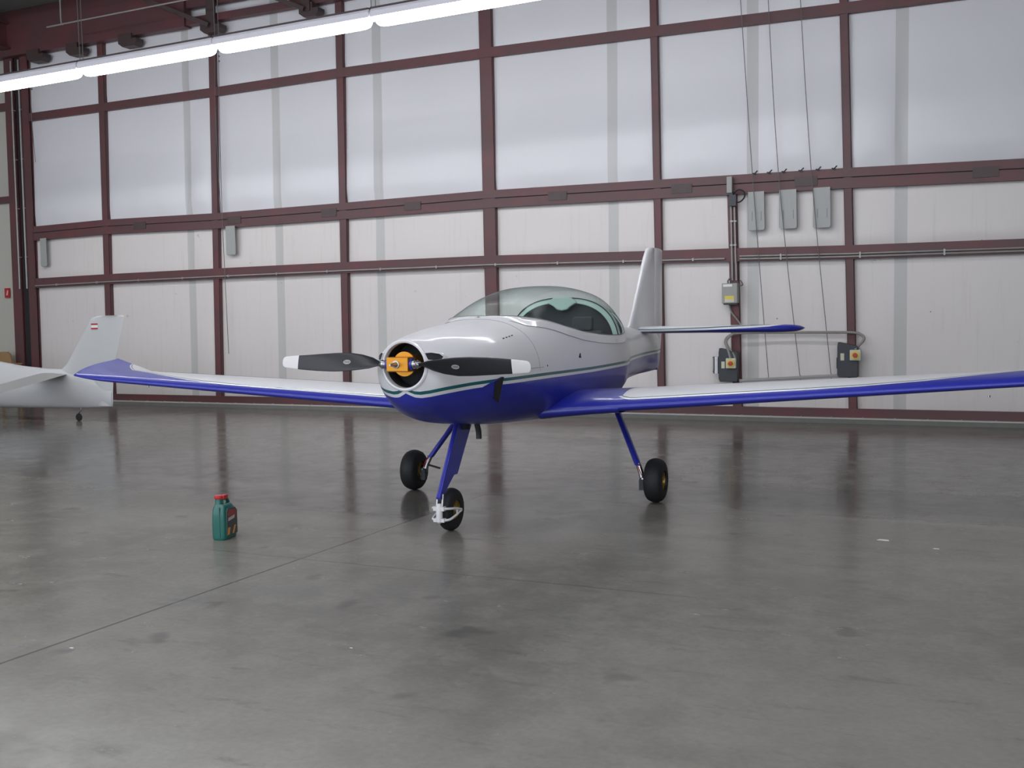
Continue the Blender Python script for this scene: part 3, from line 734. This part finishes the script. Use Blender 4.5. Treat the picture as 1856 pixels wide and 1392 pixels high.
# ---- propeller
HX = 2.325; HZ = 1.238
b = B(); b.box(HX-.05, HX+.045, -.085, .075, HZ-.048, HZ+.048); hub = b.build('propeller', 'gold', AC, bevel=.006)
hub['label'] = 'gold hub'
b = B(); b.lathe([(0, -.05), (.082, -.05), (.082, -.07), (.06, -.075), (.06, -.22), (0, -.22)], (HX, 0, HZ), 'x', 40); b.build('hub_flange', 'gold', hub, smooth=True)
b = B(); b.tube([(HX+.045, -.01, HZ), (HX+.055, -.01, HZ), (HX+.056, -.01, HZ), (HX+.085, -.01, HZ), (HX+.13, -.01, HZ)], [.026, .026, .018, .014, .006], 16); b.build('hub_bolt', 'steel', hub, smooth=True)
def blade(s):
    R = []; n = 28
    # span r: chord, sweep centre offset (chordwise), twist
    T = [(.07, .030, .030, 0, 70), (.12, .034, .030, 0, 62), (.17, .055, .028, -.002, 50), (.22, .092, .024, -.006, 40), (.30, .118, .020, -.010, 32), (.40, .135, .016, -.010, 25), (.50, .132, .013, -.006, 20),
         (.62, .119, .011, -.002, 16), (.72, .105, .009, .0, 13), (.80, .094, .008, .0, 12), (.875, .080, .007, 0, 11), (.895, .074, .006, 0, 11), (.908, .058, .005, 0, 11), (.914, .03, .003, 0, 11)]
    def g(r, c):
        return interp(r, [(t[0], t[c]) for t in T])
    rs = [.07+.844*k/60 for k in range(61)] + [.9135]
    rs = sorted(set(rs + [.895, .902, .908, .911]))
    for r in rs:
        ch, tk, off, tw = g(r, 1), g(r, 2), g(r, 3), math.radians(90-g(r, 4))
        ring = []
        for k in range(n):
            t = 2*math.pi*k/n; u = math.cos(t)*ch/2; v = math.sin(t)*tk/2*(1.0 if math.sin(t) > 0 else .6)
            # chord mostly vertical (z), twisted about the span
            zz = u*math.sin(tw)+off - v*math.cos(tw)*.0; xx = u*math.cos(tw)+v
            ring.append((HX+xx*1.0, r, zz))
        R.append(ring)
    def fin(p):
        x, y, z = p
        return (x, y, HZ + z - .018*(y-.07)) if s > 0 else (x, -y, HZ - z + .018*(y-.07))
    out = [[fin(p) for p in r_] for r_ in R]
    cut = next(i for i, r in enumerate(rs) if r > .775)
    b = B(); b.rings(out[:cut+1], caps=True); bl = b.build('propeller_blade', 'black', hub, smooth=True, angle=60); bl['label'] = 'black blade'
    b = B(); b.rings(out[cut:], caps=True); b.build('blade_tip', 'white_satin', hub, smooth=True, angle=60)['label'] = 'white blade tip'
    # emblem
    ce = []; yy = .40
    b = B(); q = Vector((HX+.0, 0, 0))
    tw = math.radians(90-g(yy, 4)); nrm = .016/2+.0025
    pts = []
    for k in range(24):
        t = 2*math.pi*k/24; u = math.sin(t)*.016; w_ = math.cos(t)*.028
        pts.append(fin((HX+nrm+u*math.cos(tw), yy+w_, u*math.sin(tw)+g(yy, 3)*1.0)))
    b.add(pts + [(p[0]-.002, p[1], p[2]) for p in pts], [tuple(range(24)), tuple(range(24, 48))[::-1]] + [(k, (k+1) % 24, 24+(k+1) % 24, 24+k) for k in range(24)])
    b.build('blade_emblem', 'flap', hub)
    b = B()
    for dz in (-.004, .004):
        b.add([fin((HX+nrm+.0006+dz*math.cos(tw)+e*.0, yy+w_, dz*math.sin(tw)+g(yy, 3)+h)) for w_, h in ((-.02, -.0015), (.02, -.0015), (.02, .0015), (-.02, .0015))], [(0, 1, 2, 3)])
    b.build('emblem_lettering', 'dark', hub)
    # ferrules
    b = B(); y0 = .075 if s > 0 else .085
    b.lathe([(0, 0), (.036, 0), (.040, .01), (.040, .016), (0, .016)], (HX, s*y0 if s > 0 else -y0-.016, HZ), 'y', 28); b.build('blade_collar', 'blue', hub, smooth=True)
    b = B(); yb = s*(y0+.016)
    b.tube([(HX, yb, HZ), (HX, yb+s*.012, HZ), (HX, yb+s*.018, HZ), (HX, yb+s*.032, HZ), (HX, yb+s*.036, HZ), (HX, yb+s*.05, HZ)], [.030, .031, .027, .031, .026, .020], 20); b.build('blade_ferrule', 'steel', hub, smooth=True)
e = 0
blade(1); blade(-1)
# ---- wings
def airfoil(n=28, th=.12, cam=.02):
    up, lo = [], []
    for i in range(n+1):
        u = .5*(1-math.cos(math.pi*i/n)); t = 5*th*(.2969*u**.5-.126*u-.3516*u*u+.2843*u**3-.1036*u**4)
        c_ = cam*(2*.4*u-u*u)/.16 if u < .4 else cam*(.2+.8*u-u*u)/.36
        up.append((u, c_+t)); lo.append((u, c_-t))
    return up[::-1] + lo[1:-1]           # TE -> LE over the top, back under
AF = airfoil()
BLE = .62
def wing_le(y): return BLE - (max(0, y-4.05)/.6)**2*.17
def wing_te(y): return interp(y, [(0, -.50), (.9, -.46), (4.1, -.20), (4.65, -.16)]) 
def wing_z(y): return .762+.067*y
RFL = lambda y: .075-.045*min(1, y/4.0)
def wing_sec(y, s, k=1.0):
    le, te = wing_le(y), wing_te(y); ch = le-te; z = wing_z(y)
    thk = interp(y, [(0, 1.2), (4.2, .9), (4.6, .75)])*k
    out = []
    for u, v in AF:
        x = le-u*ch
        out.append((x, s*y, .006*s*y + z + v*ch*thk + RFL(y)*u + (max(0, y-4.2)*.26*u)))
    return out
def wing_d(x, y, z):
    z -= .006*y; y = abs(y); u = wing_le(y)-x
    u0 = interp(y, [(0, .05), (2.0, .055), (2.4, .055), (2.8, .062), (3.2, .10), (3.6, .20), (4.0, .38), (4.25, .52), (4.4, .62), (4.6, .9)])
    top = z > wing_z(y) + .012
    if not top: return u-.10 if u-.10 < 0 else 1.0
    du, db = u-u0, y-.90; r = .20
    if du < r and db < r: return r - math.hypot(r-du, r-db)
    return min(du, db)
for s in (1, -1):
    ys = [.25+.05*i for i in range(20)] + [1.25+.15*i for i in range(20)] + [4.2, 4.28, 4.35, 4.42, 4.48, 4.53, 4.57, 4.6, 4.62]
    R = [wing_sec(y, s) for y in ys]
    # rounded tip
    for y, k in ((4.632, .7), (4.638, .35)): R.append([(x, yy, z) for x, yy, z in wing_sec(y, s, k)])
    # subdivide chordwise is inherent; build
    b = B(); b.rings(R, caps=True)
    wg = b.build('wing', 'livery_wing', AC, smooth=True, angle=50, stripe=wing_d)
    # flap and aileron lines
    b = B()
    def on_top(y, u):
        ch = wing_le(y)-wing_te(y); uu = u
        best = min(AF[:29], key=lambda p: abs(p[0]-uu)); return (wing_le(y)-best[0]*ch, s*y, wing_z(y)+best[1]*ch*interp(y, [(0, 1.2), (4.2, .9)]) + RFL(y)*uu+.0006+.006*s*y)
    b.tube([on_top(y, .78) for y in (.95, 1.5, 2, 2.6, 3.2, 4.0)], .0015, 4); b.tube([on_top(2.6, u) for u in (.78, .88, .97)], .0015, 4); b.build('flap_line', 'cable', wg)
    # tip light
    b = B(); b.tube([(wing_le(3.6)-.03, s*3.6, wing_z(3.6)-.045), (wing_le(3.6)-.03, s*3.6, wing_z(3.6)-.06)], .008, 8); b.build('tie_down', 'steel', wg)
# wing root fairing
def fair(s):
    R = []
    for i in range(15):
        t = i/14; y = .36+.62*t; k = (1-t)**2
        ch_le = BLE+.12*k; sc = []
        te = wing_te(y)
        for u, v in AF:
            x = ch_le-u*(ch_le-te)
            z = wing_z(y)+v*(BLE-te)*1.22*(1+.25*k) + RFL(y)*u
            sc.append((x, s*y, z))
        R.append(sc)
    b = B(); b.rings(R); b.build('wing_root_fairing', 'blue', AC, smooth=True, angle=60)
fair(1); fair(-1)
# ---- tail
def surf(name, st, mat, thick_axis, stripe=None, parent=AC):
    """st: list of (span, le, te, centre, thickness)"""
    R = []
    for sp_, le, te, ce, th in st:
        ch = le-te; row = []
        for u, v in airfoil(20, 1.0, 0):
            row.append((le-u*ch, ce+v*th, sp_) if thick_axis == 'y' else (le-u*ch, sp_, ce+v*th))
        R.append(row)
    b = B(); b.rings(R, caps=True); return b.build(name, mat, parent, smooth=True, angle=50, stripe=stripe)
zz = [(1.10, -2.95, -4.45), (1.30, -3.02, -4.45), (1.40, -3.12, -4.45), (1.45, -3.24, -4.45), (1.55, -3.34, -4.45), (1.72, -3.485, -4.45), (2.0, -3.72, -4.45), (2.25, -3.94, -4.45), (2.33, -4.02, -4.45), (2.375, -4.09, -4.45), (2.395, -4.17, -4.45)]
surf('fin', [(z, le, te-.0, 0, .09 if z < 2.3 else .075) for z, le, te in zz], 'livery', 'y', stripe=lambda x, y, z: z-1.10)
rz = [(.885, -4.40, -4.53), (.90, -4.38, -4.60), (1.0, -4.38, -4.66), (1.2, -4.38, -4.74), (1.47, -4.38, -4.815), (1.9, -4.40, -4.825), (2.35, -4.42, -4.835), (2.395, -4.43, -4.835), (2.405, -4.43, -4.80)]
surf('rudder', [(z, le, te, 0, .055) for z, le, te in rz], 'livery', 'y', stripe=lambda x, y, z: z-1.10)
def stab_d(x, y, z):
    u = interp(abs(y), [(0, -3.50), (1.35, -3.66), (1.85, -3.95)]) - x
    zb_ = 1.392 + interp(abs(y), [(0, -.022), (.4, -.020), (.8, -.010), (1.2, .006), (1.5, .022), (1.7, .05), (1.86, .08)])
    d = z - zb_
    if u > .12: d = (1.55-abs(y))*.3 if z > 1.392 else 1.0
    return d
for s in (1, -1):
    st = [(s*y, le, te, 1.392, th) for y, le, te, th in ((.03, -3.48, -4.20, .085), (.3, -3.52, -4.20, .085), (.8, -3.59, -4.20, .085), (1.3, -3.66, -4.20, .09), (1.5, -3.71, -4.20, .095), (1.65, -3.78, -4.20, .09), (1.75, -3.85, -4.20, .08), (1.81, -3.92, -4.19, .06), (1.845, -3.99, -4.17, .03), (1.86, -4.06, -4.14, .008))]
    surf('tailplane', st, 'livery_wing', 'z', stripe=stab_d)
# ---- landing gear
def wheel(name, c, R_t, wd, parent, spokes=6, rimmat='rim'):
    x, y, z = c
    prof = []
    rr_ = wd*.5
    rim = R_t*.46
    for k in range(25):
        t = math.pi*k/24
        # carcass: rounded, flatter tread
        h = -math.cos(t)*rr_*(.92 if .25 < t/math.pi < .75 else 1); r = rim + (R_t-rim)*(math.sin(t)**.45)
        prof.append((r, h))
    prof = [(rim-.004, -rr_*.75)] + prof + [(rim-.004, rr_*.75)]
    b = B(); b.lathe(prof, c, 'y', 48)
    for g_ in (-.022, 0, .022):
        pass
    w_ = b.build(name, 'rubber', parent, smooth=True, angle=50)
    b = B(); b.lathe([(rim, -rr_*.78), (rim*.9, -rr_*.8), (rim*.85, -rr_*.45), (rim*.4, -rr_*.4), (rim*.35, -rr_*.7), (0, -rr_*.7)], c, 'y', 40)
    b.lathe([(rim, rr_*.78), (rim*.9, rr_*.8), (rim*.85, rr_*.45), (rim*.4, rr_*.4), (rim*.35, rr_*.7), (0, rr_*.7)], c, 'y', 40)
    for sgn in (-1, 1):
        for k in range(spokes):
            t = 2*math.pi*k/spokes; p = (x+rim*.35*math.cos(t), y+sgn*rr_*.5, z+rim*.35*math.sin(t)); q = (x+rim*.88*math.cos(t), y+sgn*rr_*.58, z+rim*.88*math.sin(t))
            b.obox(p, q, .016, .014, up=(0, 1, 0))
    b.build('wheel_rim', rimmat, w_, smooth=True, angle=40)
    return w_
for s in (1, -1):
    wheel('main_wheel', (0, s*1.12, .182), .182, .15, AC)
    # leg: flattened tapered strut
    R = []
    top, bot = Vector((-.28, s*.70, .76)), Vector((-.02, s*.965, .30))
    for i in range(9):
        t = i/8; c_ = top.lerp(bot, t); chd = .055-.018*t; tk = .028
        R.append([(c_.x+chd*math.cos(a), c_.y+tk*math.sin(a), c_.z) for a in [2*math.pi*k/20 for k in range(20)]])
    b = B(); b.rings(R, caps=True); lg = b.build('main_leg', 'blue', AC, smooth=True, angle=50)
    b = B(); b.tube([(-.02, s*.965, .31), (-.005, s*.995, .235), (0, s*1.01, .18)], [.024, .022, .026], 14); b.lathe([(0, -.015), (.045, -.015), (.045, .015), (0, .015)], (0, s*1.025, .182), 'y', 24); b.build('axle_fitting', 'steel', lg, smooth=True)
    b = B(); b.tube([(0, s*1.01, .20), (.03, s*1.0, .16)], .02, 10); b.box(.0, .05, min(s*.99, s*1.03), max(s*.99, s*1.03), .10, .19); b.build('brake_caliper', 'dark_grey', lg)
    if s < 0: b = B(); b.tube([(-.0, s*.99, .235), (.0, s*.86, .205)], .009, 8); b.build('brake_pin', 'dark', lg)
    b = B(); b.tube(smoothpath([(-.0, s*.96, .31), (.03, s*.985, .27), (.03, s*1.01, .22)], 5), .004, 6); b.build('brake_hose', 'red', lg)
wheel('nose_wheel', (1.60, 0, .155), .155, .105, AC)
# nose leg: deep flat blade
T0 = [(1.46, .80), (1.33, .80), (1.595, .372), (1.66, .325), (1.735, .27), (1.79, .27)]
nb = B()
poly = [(1.455, .80), (1.805, .262), (1.765, .262), (1.56, .40), (1.50, .40), (1.19, .80)]
# rounded nose edge: build as loft across thickness
for (t0_, t1_, ins) in ((-.014, .014, 0),):
    nb.prism(poly, -.013, .013, 'xz')
nb.tube([(1.452, 0, .80), (1.800, 0, .262)], .018, 14)
nl = nb.build('nose_leg', 'blue', AC, smooth=True, angle=40)
b = B(); b.lathe([(0, 0), (.05, 0), (.05, .05), (0, .05)], (1.36, 0, .715), 'z', 24); b.build('leg_boot', 'dark', nl, smooth=True)
b = B(); b.tube([(1.765, .02, .29), (1.785, .022, .205)], .009, 10); b.tube([(1.765, -.02, .29), (1.785, -.022, .205)], .009, 10); b.build('oleo_rod', 'steel', nl, smooth=True)
b = B(); b.tube([(1.792, 0, .085), (1.792, 0, .095), (1.788, 0, .205), (1.786, 0, .225)], [.012, .024, .024, .018], 16)
b.box(1.765, 1.805, -.042, .042, .175, .205); b.box(1.765, 1.805, -.042, .042, .095, .12)
fk = b.build('nose_fork', 'white_satin', AC, smooth=True, angle=40)
b = B()
for s in (1, -1):
    b.tube(smoothpath([(1.79, s*.035, .19), (1.76, s*.066, .188), (1.68, s*.078, .178), (1.60, s*.080, .160)], 4), .009, 10)
    b.tube(smoothpath([(1.79, s*.035, .108), (1.76, s*.066, .110), (1.68, s*.078, .128), (1.60, s*.080, .150)], 4), .009, 10)
    b.tube([(1.66, s*.078, .175), (1.66, s*.078, .132)], .007, 8)
b.tube([(1.60, -.088, .155), (1.60, .088, .155)], .013, 12)
b.build('fork_arm', 'white_satin', fk, smooth=True, angle=40)

# ------------------------------------------------------------ oil bottle
OB = empty('oil_bottle', (11.083, -9.735, 0), math.atan2(.025, .118))
tag(OB, 'green plastic motor oil bottle with red cap standing on the concrete floor', 'bottle')
# local x: narrow side width (facing camera), local y: depth away from camera
hw, D = .056, .19
prof = [(0, .86, .0), (.006, .95, 0), (.02, 1, 0), (.10, 1.04, 0), (.17, 1.0, .0), (.215, .93, .0), (.24, .80, .0), (.252, .60, .0)]
R = []
for z, k, o in prof:
    ring = []
    d0, d1 = -D/2, D/2
    if z > .2: d1 = D/2-(z-.2)*1.0
    if z > .16: d0 = -D/2 + max(0, z-.20)*.35
    for i in range(40):
        t = 2*math.pi*i/40; c_, s_ = math.cos(t), math.sin(t); kk = (abs(c_)**5+abs(s_)**5)**(-1/5)
        ring.append((hw*k*c_*kk, (d0+d1)/2+(d1-d0)/2*s_*kk*(.97 if k < .9 else 1), z))
    R.append(ring)
b = B(); b.rings(R, caps=True)
b.tube([(-.012, -.045, .235), (-.012, -.045, .262), (-.012, -.045, .29)], [.034, .028, .027], 20)
b.tube(smoothpath([(.0, -.02, .285), (.0, .03, .28), (.0, .062, .245), (.0, .075, .20)], 5), .013, 10)
bb = b.build('body', 'bottle', OB, smooth=True, angle=45)
b = B(); b.box(.012, .016, -D/2-.003, -D/2+.004, .02, .235); b.build('side_groove', 'bottle', bb)
b = B(); b.lathe([(0, .018), (.026, .018), (.032, .014), (.034, -.0), (.030, -.008), (0, -.008)], (-.012, -.045, .296), 'z', 28); b.box(-.008, .028, -.05, .01, .288, .312); b.build('cap', 'red', OB, smooth=True, angle=40)
b = B(); x_ = hw*1.045
b.prism([(-.075, .03), (.075, .03), (.075, .19), (.05, .215), (-.06, .225), (-.075, .2)], x_-.004, x_+.002, 'yz'); lb = b.build('label', 'label', OB)
b = B(); b.prism([(-.06, .17), (.06, .155), (.05, .205), (-.05, .215)], x_+.002, x_+.003, 'yz'); b.build('label_top', 'darkred', lb)
b = B(); b.prism([(-.06, .132), (.03, .142), (.035, .165), (-.055, .155)], x_+.0032, x_+.0042, 'yz'); b.build('label_band', 'pinklabel', lb)
b = B(); b.prism([(-.07, .035), (-.045, .035), (-.03, .085), (-.062, .085)], x_+.002, x_+.003, 'yz'); b.build('label_flash', 'orange', lb); b = B(); b.prism([(.0, .035), (.02, .035), (.055, .09), (.03, .09)], x_+.002, x_+.003, 'yz'); b.build('label_flash', 'orange', lb)

# ------------------------------------------------------------ parked glider at the left
GL = empty('glider', (2.39, -3.05, 0)); tag(GL, 'pale grey-white glider parked at the left edge, small red and white flag on fin', 'glider')
gt = [(-5.6, .05, .62, .50), (-5.3, .22, .80, .36), (-4.6, .33, 1.0, .26), (-3.6, .36, 1.12, .2), (-2.6, .33, 1.08, .18), (-1.8, .27, .98, .18), (-1.2, .2, .90, .19), (-.6, .14, .855, .20), (-.2, .10, .845, .21), (.2, .07, .80, .22), (.55, .045, .66, .235), (.80, .02, .50, .25)]
R = []
for x, w_, zt, zb in gt:
    R.append([(x, w_*math.cos(t), (zt+zb)/2+(zt-zb)/2*math.sin(t)) for t in [2*math.pi*k/36 for k in range(36)]])
b = B(); b.rings(R, caps=True); gf = b.build('fuselage', 'glider', GL, smooth=True, angle=60)
gz = [(.66, -.52, .78), (.80, -.36, .83), (.86, -.26, .85), (.93, -.16, .87), (1.1, -.03, .93), (1.3, .13, 1.0), (1.5, .28, 1.06), (1.62, .37, 1.10), (1.68, .44, 1.12), (1.705, .55, 1.11), (1.71, .70, 1.08)]
R = []
for z, le, te in gz:
    R.append([(le+u*(te-le), v*.10, z) for u, v in airfoil(16, 1.0, 0)])
b = B(); b.rings(R, caps=True); b.build('fin', 'glider', GL, smooth=True, angle=50)
R = []
for z, le, te in ((.26, .5, .80), (.40, .45, .82), (.66, .4, .84)):
    R.append([(le+u*(te-le), v*.07, z) for u, v in airfoil(16, 1.0, 0)])
b = B(); b.rings(R, caps=True); b.build('rudder_base', 'glider', GL, smooth=True)
b = B()
for z in (1.505, 1.575): b.box(.46, .60, -.055, -.0508, z-.012, z+.012)
b.build('tail_flag', 'flagred', GL)
b = B(); b.box(.46, .60, -.0525, -.050, 1.517, 1.563); b.build('flag_white', 'paper', GL)
for s in (-1, 1):
    R = []
    for y, le, te, z in ((.05, -.75, -.12, .765), (.8, -.42, .2, .70), (1.95, .10, .65, .595), (2.4, .25, .80, .55)):
        R.append([(le+u*(te-le), s*y, z+v*.05) for u, v in airfoil(14, 1.0, 0)])
    b = B(); b.rings(R, caps=True); b.build('tailplane', 'flap', GL, smooth=True)
b = B(); b.lathe([(0, -.02), (.05, -.02), (.062, -.01), (.062, .01), (.05, .02), (0, .02)], (.06, 0, .062), 'y', 24); tw_ = b.build('tail_wheel', 'rubber', GL, smooth=True)
b = B(); b.tube(smoothpath([(.12, 0, .24), (.11, 0, .17), (.06, 0, .13), (.06, 0, .062)], 4), .01, 8); b.build('wheel_fork', 'steel', tw_, smooth=True)
b = B(); b.lathe([(0, -.06), (.15, -.06), (.19, -.03), (.19, .03), (.15, .06), (0, .06)], (-3.6, 0, .19), 'y', 32); b.build('main_wheel', 'rubber', GL, smooth=True)
# tan bench behind the glider
t = empty('wooden_chair', (-2.62, -.40, 0)); tag(t, 'tan wooden chair partly hidden behind the glider at the left wall', 'chair')
b = B(); b.box(-.5, .4, -.25, .25, .78, .82); b.build('seat', 'tan', t, bevel=.01)
b = B(); b.prism([(-.5, .80), (.15, .80), (.10, 1.0), (.02, 1.05), (-.5, 1.05)], .18, .23); b.build('backrest', 'tan', t, bevel=.01)
for x in (-.46, .34):
    for y in (-.21, .21):
        b = B(); b.box(x-.02, x+.02, y-.02, y+.02, 0, .78); b.build('leg', 'tan', t)
# paper scraps on the floor
for k, (x, y, sz) in enumerate(((15.38, -8.19, .04), (15.72, -8.35, .02), (12.12, -12.05, .012), (13.35, -11.55, .008))):
    b = B(); b.prism([(x-sz, y-sz*.4), (x+sz, y-sz*.5), (x+sz*.8, y+sz*.4), (x-sz*.6, y+sz*.5)], .0005, .002, 'xy')
    tag(rehome(b.build('paper_scrap', 'paper')), ('largest white scrap on the floor right of the left main wheel', 'small white fleck on the floor near the right edge', 'tiny white fleck on the floor at the lower left', 'tiny white fleck on the floor below the nose wheel')[k], 'scrap')
